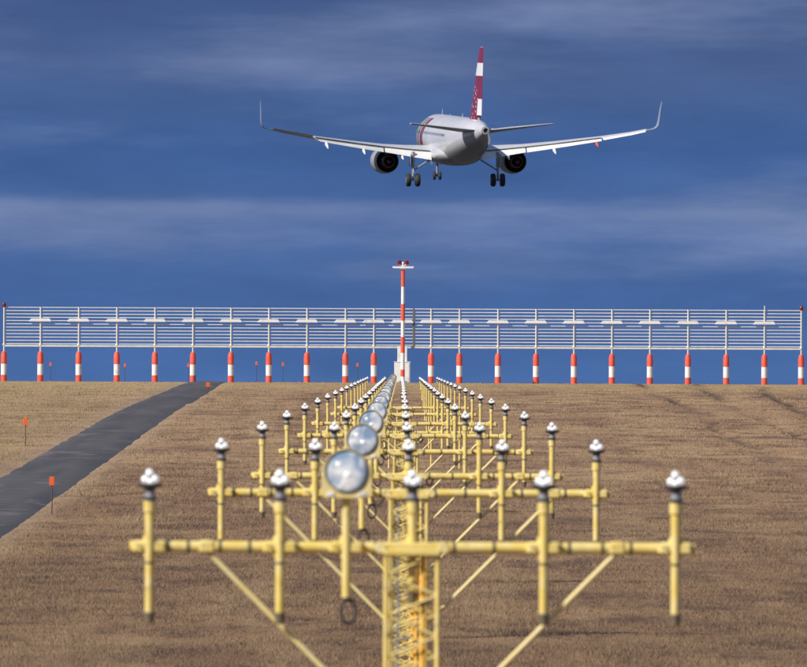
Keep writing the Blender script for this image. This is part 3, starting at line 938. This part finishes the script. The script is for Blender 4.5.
def fuselage_mat():
    m, nt, b = mat_base('airliner_white'); N, L = nt.nodes, nt.links
    t = N.new('ShaderNodeTexCoord'); s = N.new('ShaderNodeSeparateXYZ'); L.new(t.outputs['Object'], s.inputs[0])

    def mth(op, a, c=None):
        n = N.new('ShaderNodeMath'); n.operation = op
        for i, v in enumerate((a, c)):
            if v is None: continue
            if isinstance(v, (int, float)): n.inputs[i].default_value = v
            else: L.new(v, n.inputs[i])
        return n.outputs[0]

    def band(v, a, c): return mth('MULTIPLY', mth('GREATER_THAN', v, a), mth('LESS_THAN', v, c))

    def mix(f, a, c):
        x = N.new('ShaderNodeMix'); x.data_type = 'RGBA'; L.new(f, x.inputs['Factor'])
        for i, q in ((6, a), (7, c)):
            if isinstance(q, tuple): x.inputs[i].default_value = (*q, 1)
            else: L.new(q, x.inputs[i])
        return x.outputs[2]
    n = N.new('ShaderNodeTexNoise'); n.inputs['Scale'].default_value = 0.8; n.inputs['Detail'].default_value = 5
    L.new(t.outputs['Object'], n.inputs['Vector'])
    n.inputs['Scale'].default_value = 0.5
    c = mix(n.outputs['Fac'], (0.62, 0.62, 0.68), (0.46, 0.47, 0.53))
    # frames and skin laps
    fr_ = mth('LESS_THAN', mth('FRACT', mth('MULTIPLY', s.outputs[1], 0.42)), 0.03)
    c = mix(mth('MULTIPLY', fr_, 0.35), c, (0.40, 0.40, 0.43))

    # big painted letters on the forward body, slanting back towards the roof
    y = mth('SUBTRACT', s.outputs[1], mth('MULTIPLY', mth('MAXIMUM', s.outputs[2], 0.2), -0.9))
    side = mth('MULTIPLY', mth('GREATER_THAN', s.outputs[2], -1.5), mth('LESS_THAN', s.outputs[2], 1.75))
    c = mix(mth('MULTIPLY', band(y, 8.2, 10.2), side), c, (0.17, 0.018, 0.05))
    c = mix(mth('MULTIPLY', band(y, 10.7, 11.8), side), c, (0.26, 0.07, 0.06))
    c = mix(mth('MULTIPLY', band(y, 12.3, 14.2), side), c, (0.10, 0.24, 0.11))
    # grey belly; its rise towards the tail paints in the underside shade
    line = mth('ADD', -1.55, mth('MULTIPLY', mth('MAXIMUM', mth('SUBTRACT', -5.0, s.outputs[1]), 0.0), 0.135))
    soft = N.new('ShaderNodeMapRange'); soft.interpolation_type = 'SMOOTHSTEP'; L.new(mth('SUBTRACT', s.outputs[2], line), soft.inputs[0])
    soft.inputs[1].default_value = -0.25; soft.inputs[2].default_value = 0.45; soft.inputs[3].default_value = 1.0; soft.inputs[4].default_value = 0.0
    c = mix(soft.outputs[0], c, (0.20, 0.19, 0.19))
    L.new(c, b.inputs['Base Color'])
    b.inputs['Roughness'].default_value = 0.32
    b.inputs['Coat Weight'].default_value = 0.3
    return m


def fin_mat(rudder):
    m, nt, b = mat_base('tail_livery_rudder' if rudder else 'tail_livery'); N, L = nt.nodes, nt.links
    t = N.new('ShaderNodeTexCoord'); s = N.new('ShaderNodeSeparateXYZ'); L.new(t.outputs['Object'], s.inputs[0])
    r = N.new('ShaderNodeValToRGB'); r.color_ramp.interpolation = 'CONSTANT'
    mp = N.new('ShaderNodeMapRange'); mp.inputs[1].default_value = 1.5; mp.inputs[2].default_value = 8.5
    L.new(s.outputs[2], mp.inputs[0]); L.new(mp.outputs[0], r.inputs[0])
    red, white = (0.22, 0.008, 0.038, 1), (0.80, 0.80, 0.80, 1)
    e = r.color_ramp.elements
    st = [(0.0, white), (0.33, red), (0.62, white), (0.78, red), (0.975, white)] if rudder else [(0.0, white), (0.07, red), (0.62, white), (0.78, red), (0.975, white)]
    e[0].position, e[0].color = st[0]; e[1].position, e[1].color = st[-1]
    for p, c in st[1:-1]:
        q = e.new(p); q.color = c
    col = r.outputs[0]
    if not rudder:   # pale lettering strip climbing the lower fin
        w = N.new('ShaderNodeTexVoronoi'); w.inputs['Scale'].default_value = 2.2
        L.new(t.outputs['Object'], w.inputs['Vector'])
        g1 = N.new('ShaderNodeMath'); g1.operation = 'LESS_THAN'; g1.inputs[1].default_value = 0.23; L.new(w.outputs['Distance'], g1.inputs[0])
        g2 = N.new('ShaderNodeMath'); g2.operation = 'LESS_THAN'; g2.inputs[1].default_value = 5.2; L.new(s.outputs[2], g2.inputs[0])
        g3 = N.new('ShaderNodeMath'); g3.operation = 'MULTIPLY'; L.new(g1.outputs[0], g3.inputs[0]); L.new(g2.outputs[0], g3.inputs[1])
        x = N.new('ShaderNodeMix'); x.data_type = 'RGBA'; L.new(g3.outputs[0], x.inputs['Factor']); L.new(col, x.inputs[6]); x.inputs[7].default_value = white
        col = x.outputs[2]
    L.new(col, b.inputs['Base Color']); b.inputs['Roughness'].default_value = 0.35; b.inputs['Coat Weight'].default_value = 0.3
    return m


def airliner():
    AD = 862.0
    R = empty('airliner', (0, 0, 0), 'white twin engine airliner with red and white tail coming in to land', 'airplane')
    o = at(455.6, 139.3, AD)
    R.location = o
    los_yaw = math.atan2(o.x, o.y)           # line of sight
    yaw = math.radians(7.5) - los_yaw        # nose to the left of the line of sight
    R.rotation_euler = (Matrix.Rotation(yaw, 3, 'Z') @ Matrix.Rotation(math.radians(2.75), 3, 'X') @ Matrix.Rotation(math.radians(-0.35), 3, 'Y')).to_euler()
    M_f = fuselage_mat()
    M_wing = paint('wing_grey', (0.56, 0.57, 0.60), (0.47, 0.48, 0.51), 0.38, scale=0.7, grime=(0.30, 0.29, 0.28), gscale=1.5)
    M_flap = paint('flap_light_grey', (0.76, 0.76, 0.75), (0.66, 0.66, 0.66), 0.4, scale=0.8)
    M_nac = paint('nacelle_grey', (0.36, 0.36, 0.39), (0.27, 0.27, 0.29), 0.32, scale=0.8)
    M_metal = paint('bare_metal', (0.62, 0.61, 0.60), (0.5, 0.48, 0.46), 0.35, 0.5, scale=3)
    M_hot = paint('exhaust_metal', (0.10, 0.085, 0.075), (0.18, 0.14, 0.11), 0.4, 0.7, scale=3)
    M_soot = paint('dark_duct', (0.02, 0.02, 0.02), (0.03, 0.03, 0.03), 0.7)
    M_tyre = paint('tyre_rubber', (0.02, 0.02, 0.02), (0.032, 0.03, 0.03), 0.75, scale=4)
    M_hub = paint('wheel_hub', (0.35, 0.35, 0.35), (0.25, 0.25, 0.25), 0.4, 0.5)
    M_strut = paint('gear_grey', (0.36, 0.36, 0.36), (0.24, 0.24, 0.24), 0.4, scale=2)
    M_tip = paint('winglet_grey', (0.30, 0.32, 0.37), (0.24, 0.26, 0.30), 0.35)
    M_pane = paint('cabin_window_glass', (0.16, 0.19, 0.26), (0.2, 0.22, 0.28), 0.15)
    n = 40
    th = [2 * math.pi * k / n for k in range(n)]
    secs = [(17.7, -0.55, 0.03, 0.03), (17.5, -0.52, 0.32, 0.30), (17.0, -0.42, 0.72, 0.70), (16.2, -0.28, 1.10, 1.10), (15.0, -0.12, 1.50, 1.55), (13.5, -0.02, 1.83, 1.90),
            (11.8, 0, 1.96, 2.05), (8, 0, 1.975, 2.07), (0, 0, 1.975, 2.07), (-4.5, 0, 1.975, 2.07), (-6.5, 0.03, 1.95, 2.04), (-8.5, 0.14, 1.86, 1.93), (-10.5, 0.30, 1.70, 1.77),
            (-12.5, 0.50, 1.46, 1.55), (-14.5, 0.70, 1.17, 1.27), (-16.5, 0.90, 0.84, 0.95), (-18.2, 1.04, 0.55, 0.62), (-19.4, 1.12, 0.36, 0.40), (-19.8, 1.14, 0.30, 0.32)]
    fus = MB().loft([[(rx * math.cos(q), y, zc + rz * math.sin(q)) for q in th] for y, zc, rx, rz in secs])
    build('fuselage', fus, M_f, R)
    # wing to body fairing
    bf = [(7.6, -1.3, 0.9, 0.5), (6.6, -1.3, 1.75, 0.86), (4.5, -1.32, 2.12, 1.0), (0, -1.32, 2.2, 1.04), (-2.5, -1.30, 2.1, 1.0), (-4.6, -1.2, 1.75, 0.86), (-6.2, -1.1, 0.9, 0.6)]
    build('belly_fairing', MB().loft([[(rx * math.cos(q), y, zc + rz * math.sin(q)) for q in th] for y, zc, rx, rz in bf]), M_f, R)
    # cabin windows and antennas
    for sx in (-1, 1):
        w = MB()
        for k in range(44):
            y = 12.6 - k * 0.535
            r = 1.985; z0 = 0.42; a0 = math.asin(0.36 / 2.07); a1 = math.asin(0.60 / 2.07)
            pts = [(sx * 1.985 * math.cos(a), y + dy, 2.08 * math.sin(a)) for a, dy in ((a0, 0.0), (a0, 0.24), (a1, 0.24), (a1, 0.0))]
            if y > -7: w.add(pts, [(0, 1, 2, 3)])
        tag(build('cabin_window', w, M_pane, R), kind='stuff')
    for y, hgt in ((9.2, 0.5), (4.0, 0.12), (-4.6, 0.32)):
        build('antenna', MB().loft([[(-.03, y + .25, 2.0), (.03, y + .25, 2.0), (.03, y - .25, 2.0), (-.03, y - .25, 2.0)], [(-.015, y + .0, 2.07 + hgt), (.015, y + .0, 2.07 + hgt), (.015, y - .2, 2.07 + hgt), (-.015, y - .2, 2.07 + hgt)]]), M_tip, R)
    # auxiliary power exhaust
    ex = build('tail_exhaust', MB().loft([[(r * math.cos(q), y, 1.14 + r * math.sin(q)) for q in th] for r, y in ((0.33, -19.6), (0.37, -19.85), (0.35, -20.0), (0.20, -20.02), (0.17, -19.7))], caps=False), M_metal, R)
    build('exhaust_bore', MB().lathe((0, -19.82, 1.14), [(0.19, -0.03), (0.19, 0.03)], 20, 'Y'), M_soot, ex)

    def foil(t, a=0.0, b=1.0, m=9, camber=0.02):
        """closed outline in chord units from a to b: along the top, back along the bottom"""
        xs_ = [a + (b - a) * (0.5 - 0.5 * math.cos(math.pi * k / m)) for k in range(m + 1)]
        yt = lambda x: 5 * t * (0.2969 * math.sqrt(max(x, 0)) - 0.126 * x - 0.3516 * x * x + 0.2843 * x ** 3 - 0.1015 * x ** 4)
        cm = lambda x: camber * 4 * x * (1 - x)
        up = [(x, cm(x) + yt(x) + 0.0015) for x in xs_]
        dn = [(x, cm(x) - yt(x) - 0.0015) for x in xs_]
        return up + dn[::-1]

    # spanwise: x, leading edge y, chord, z, twist (deg), thickness
    plan = [(0.0, 6.9, 7.4, -1.22, 3.2, .15), (1.98, 5.9, 6.25, -1.18, 3.0, .15), (4.1, 4.82, 5.0, -1.0, 2.6, .135), (6.3, 3.7, 3.85, -0.76, 2.2, .12), (9.0, 2.32, 3.25, -0.42, 1.8, .115),
            (12.9, 0.33, 2.35, 0.14, 1.0, .11), (15.4, -0.95, 1.80, 0.58, 0.5, .108), (16.75, -1.63, 1.52, 0.88, 0.2, .105)]

    def interp(x):
        for p, q in zip(plan, plan[1:]):
            if p[0] <= x <= q[0]:
                t = (x - p[0]) / (q[0] - p[0]); return [p[k] + (q[k] - p[k]) * t for k in range(6)]
        return list(plan[-1])

    def sect(x, sx, a=0.0, b=1.0):
        _, le, c, z, tw, tk = interp(x); tw = math.radians(tw)
        return [(sx * x, le - (u * math.cos(tw) + w * math.sin(tw)) * c, z - (u - 0.3) * c * math.sin(tw) + w * c * math.cos(tw)) for u, w in foil(tk, a, b)]

    def flap(x, sx, start, defl, chord=None, drop=0.0, thick=0.13, aft=0.0):
        _, le, c, z, tw, tk = interp(x); tw = math.radians(tw); df = math.radians(defl) + tw
        cf = c * (1 - start) * 0.98 if chord is None else chord
        hy, hz_ = le - (start + aft) * c, z - (start - 0.3) * c * math.sin(tw) - drop + (0.030 if defl > 20 else 0.012) * c
        return [(sx * x, hy - (u * math.cos(df) + w * math.sin(df)) * cf, hz_ - u * cf * math.sin(df) + w * cf * math.cos(df)) for u, w in foil(thick, 0, 1, 7, 0.03)]

    for side, sx in (('left', -1), ('right', 1)):
        W = build('wing', MB().loft([sect(p[0], sx, 0, 0.80) for p in plan]), M_wing, R)
        build('flap', MB().loft([flap(x, sx, 0.80, 33, drop=0.0, aft=0.012) for x in (2.15, 3.2, 4.4, 5.4, 6.30)]), M_flap, W)
        build('flap', MB().loft([flap(x, sx, 0.79, 33, drop=0.0, aft=0.012) for x in (6.42, 8, 10, 11.6, 12.85)]), M_flap, W)
        # shroud strip ahead of the flap (spoiler panels)
        build('spoiler', MB().loft([[(sx * x, q[1] - dy_, q[2] + dz_) for dy_, dz_ in ((-0.35, 0.07), (0.30, 0.045), (0.30, 0.015), (-0.35, 0.03))] for x in (2.2, 4.2, 6.3, 9.0, 12.8)
                                    for q in [sect(x, sx, 0, 0.80)[9]]]), M_wing, W)
        build('aileron', MB().loft([flap(x, sx, 0.79, -24 if sx < 0 else 16, drop=0.0, thick=0.12, chord=0.27 * interp(x)[2]) for x in (12.98, 14.2, 15.4, 16.6)]), M_flap, W)
        # drooped slats
        for a_, b_ in ((2.6, 5.2), (6.6, 9.6), (9.7, 12.8), (12.9, 15.9)):
            rings = []
            for x in (a_, (a_ + b_) / 2, b_):
                _, le, c, z, tw, tk = interp(x); cs = 0.16 * c; an = math.radians(-24)
                y0, zz = le + 0.16 * c * 0.55, z - 0.035 * c
                rings.append([(sx * x, y0 - (u * math.cos(an) + w * math.sin(an)) * cs, zz - u * cs * math.sin(an) + w * cs * math.cos(an)) for u, w in foil(.22, 0, 1, 7, .06)])
            build('slat', MB().loft(rings), M_flap, W)
        # winglet: bends up from the tip
        tipz = 0.84
        wl_ = [(16.75, -1.63, 1.52, 0.88, 2), (17.2, -1.86, 1.42, 0.97, 12), (17.5, -2.05, 1.28, 1.08, 36), (17.70, -2.25, 1.14, 1.32, 66), (17.77, -2.52, 1.0, 1.75, 82), (17.84, -3.2, 0.66, 2.8, 84), (17.90, -3.62, 0.40, 3.36, 85), (17.91, -3.8, 0.25, 3.45, 85)]
        rings = []
        for x, le, c, z, cant in wl_:
            ca = math.radians(cant)
            rings.append([(sx * (x - w * c * math.sin(ca)), le - u * c, z + w * c * math.cos(ca)) for u, w in foil(.040, 0, 1, 9, .01)])
        build('winglet', MB().loft(rings), M_tip, W)
        # flap track fairings
        for x in ((4.75, 8.3, 11.75) if sx < 0 else (4.75, 8.75, 12.4)):
            _, le, c, z, tw, tk = interp(x)
            y0 = le - 0.52 * c; zz = z - 0.05 * c - 0.12
            red = sx > 0 and x > 12; q_ = 0.7 if red else 0.85
            prof = [(0.3, 0.02, 0.0), (-0.2, 0.16, -0.05), (-0.9, 0.23, -0.14), (-1.5 - 0.08 * c, 0.20, -0.30), (-2.05 - 0.1 * c, 0.12, -0.50), (-2.35 - 0.12 * c, 0.03, -0.60)]
            fr = MB().loft([[(sx * x + r * q_ * 0.75 * math.cos(q), y0 + y * q_ - 0.3, zz + dz_ * q_ + r * q_ * 1.15 * math.sin(q)) for q in [2 * math.pi * k / 14 for k in range(14)]] for y, r, dz_ in prof])
            build('flap_fairing', fr, M_red if red else M_flap, W)
        # engine
        ex_, ez = sx * 5.75, -2.02
        E = build('engine', MB().loft([[(ex_ + r * math.cos(q), y, ez + r * math.sin(q)) for q in th] for y, r in
                  ((6.65, 0.95), (6.8, 1.0), (6.75, 1.06), (6.3, 1.12), (5.2, 1.16), (4.2, 1.14), (3.2, 1.06), (2.75, 1.01), (2.75, 0.975), (3.4, 0.99), (5.5, 0.96), (6.65, 0.95))], caps=False), M_nac, R)
        build('fan_duct', MB().lathe((ex_, 3.9, ez), [(1.0, 0.0), (1.0, 0.05)], 32, 'Y'), M_soot, E)
        build('core_nozzle', MB().loft([[(ex_ + r * math.cos(q), y, ez + r * math.sin(q)) for q in th] for y, r in ((4.0, 0.74), (2.8, 0.66), (1.75, 0.50), (1.75, 0.46), (2.4, 0.48))], caps=False), M_hot, E)
        build('exhaust_plug', MB().lathe((ex_, 2.4, ez), [(0.47, 0.05), (0.32, 0.0), (0.26, -0.6), (0.12, -1.1), (0.02, -1.3)], 20, 'Y'), M_hot, E)
        pyl = MB().loft([[(ex_ + a, y, z0 if k < 2 else z1) for k, a in enumerate((-w_, w_, w_, -w_))] for y, w_, z0, z1 in
                         ((6.2, 0.05, ez + 1.15, ez + 1.2), (5.0, 0.20, ez + 1.0, ez + 1.42), (3.4, 0.22, ez + 0.55, ez + 1.35), (2.0, 0.18, ez + 0.62, ez + 1.25), (0.6, 0.05, ez + 0.95, ez + 1.15))])
        build('pylon', pyl, M_nac, E)
        # main landing gear
        gx_, gzw = sx * 3.8, -3.62
        Gm = build('main_gear', MB().tube([(gx_, 0.1, -1.1), (gx_, 0.05, -2.45), (gx_, 0, -2.5), (gx_, 0, gzw)], [0.16, 0.15, 0.10, 0.09], 14).tube([(gx_ - 0.42, 0, gzw), (gx_ + 0.42, 0, gzw)], 0.08, 10), M_strut, R)
        build('side_brace', MB().tube([(sx * 2.15, 0.1, -1.75), (gx_ - sx * 0.05, 0.05, -2.75)], 0.075, 8), M_strut, Gm)
        build('torque_link', MB().tube([(gx_, -0.12, -2.5), (gx_, -0.42, -3.0), (gx_, -0.1, -3.5)], 0.045, 8), M_strut, Gm)
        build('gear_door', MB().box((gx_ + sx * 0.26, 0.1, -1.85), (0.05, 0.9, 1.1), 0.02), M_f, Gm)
        for q in (-1, 1):
            wh = build('wheel', MB().lathe((gx_ + q * 0.415, 0, gzw), [(0.40, -0.205), (0.50, -0.20), (0.565, -0.14), (0.585, -0.05), (0.585, 0.05), (0.565, 0.14), (0.50, 0.20), (0.40, 0.205)], 28, 'X'), M_tyre, Gm)
            build('hub', MB().lathe((gx_ + q * 0.415, 0, gzw), [(0.10, -0.225), (0.30, -0.215), (0.30, 0.215), (0.10, 0.225)], 20, 'X'), M_hub, wh)
        # tailplane
        st = [(0.3, -13.3, 4.3, 1.02, .10), (1.2, -13.9, 3.8, 1.08, .10), (6.0, -16.65, 1.55, 1.66, .09), (6.25, -16.95, 1.2, 1.69, .08)]
        build('tailplane', MB().loft([[(sx * x, le - u * c, z + w * c + 0.045 * (u - 0.4) * c) for u, w in foil(t_, 0, 1, 9, -0.005)] for x, le, c, z, t_ in st]), M_wing, R)
    # nose gear
    ny_, nzw = 12.64, -3.52
    Ng = build('nose_gear', MB().tube([(0, ny_, -1.9), (0, ny_, -2.9), (0, ny_, nzw)], [0.11, 0.10, 0.07], 12).tube([(-.26, ny_, nzw), (.26, ny_, nzw)], 0.06, 8), M_strut, R)
    build('drag_brace', MB().tube([(0, ny_ + 1.0, -1.9), (0, ny_, -2.8)], 0.06, 8), M_strut, Ng)
    for q in (-1, 1):
        build('wheel', MB().lathe((q * 0.26, ny_, nzw), [(0.2, -0.11), (0.33, -0.105), (0.375, -0.06), (0.38, 0), (0.375, 0.06), (0.33, 0.105), (0.2, 0.11)], 22, 'X'), M_tyre, Ng)
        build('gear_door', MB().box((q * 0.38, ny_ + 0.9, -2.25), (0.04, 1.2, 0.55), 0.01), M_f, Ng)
    # fin and rudder
    fp = [(1.55, -9.6, 7.6), (2.4, -11.1, 6.15), (4.0, -12.45, 5.05), (6.0, -14.15, 3.75), (8.0, -15.85, 2.45), (8.35, -16.3, 1.95)]
    cut = 0.70
    fin = build('fin', MB().loft([[(w * c, le - u * c, z) for u, w in foil(.095, 0, cut, 9, 0)] for z, le, c in fp]), fin_mat(False), R)
    build('rudder', MB().loft([[(w * c, le - u * c, z) for u, w in foil(.095, cut + 0.006, 1.0, 5, 0)] for z, le, c in fp[1:]]), fin_mat(True), fin)
    return R


airliner()
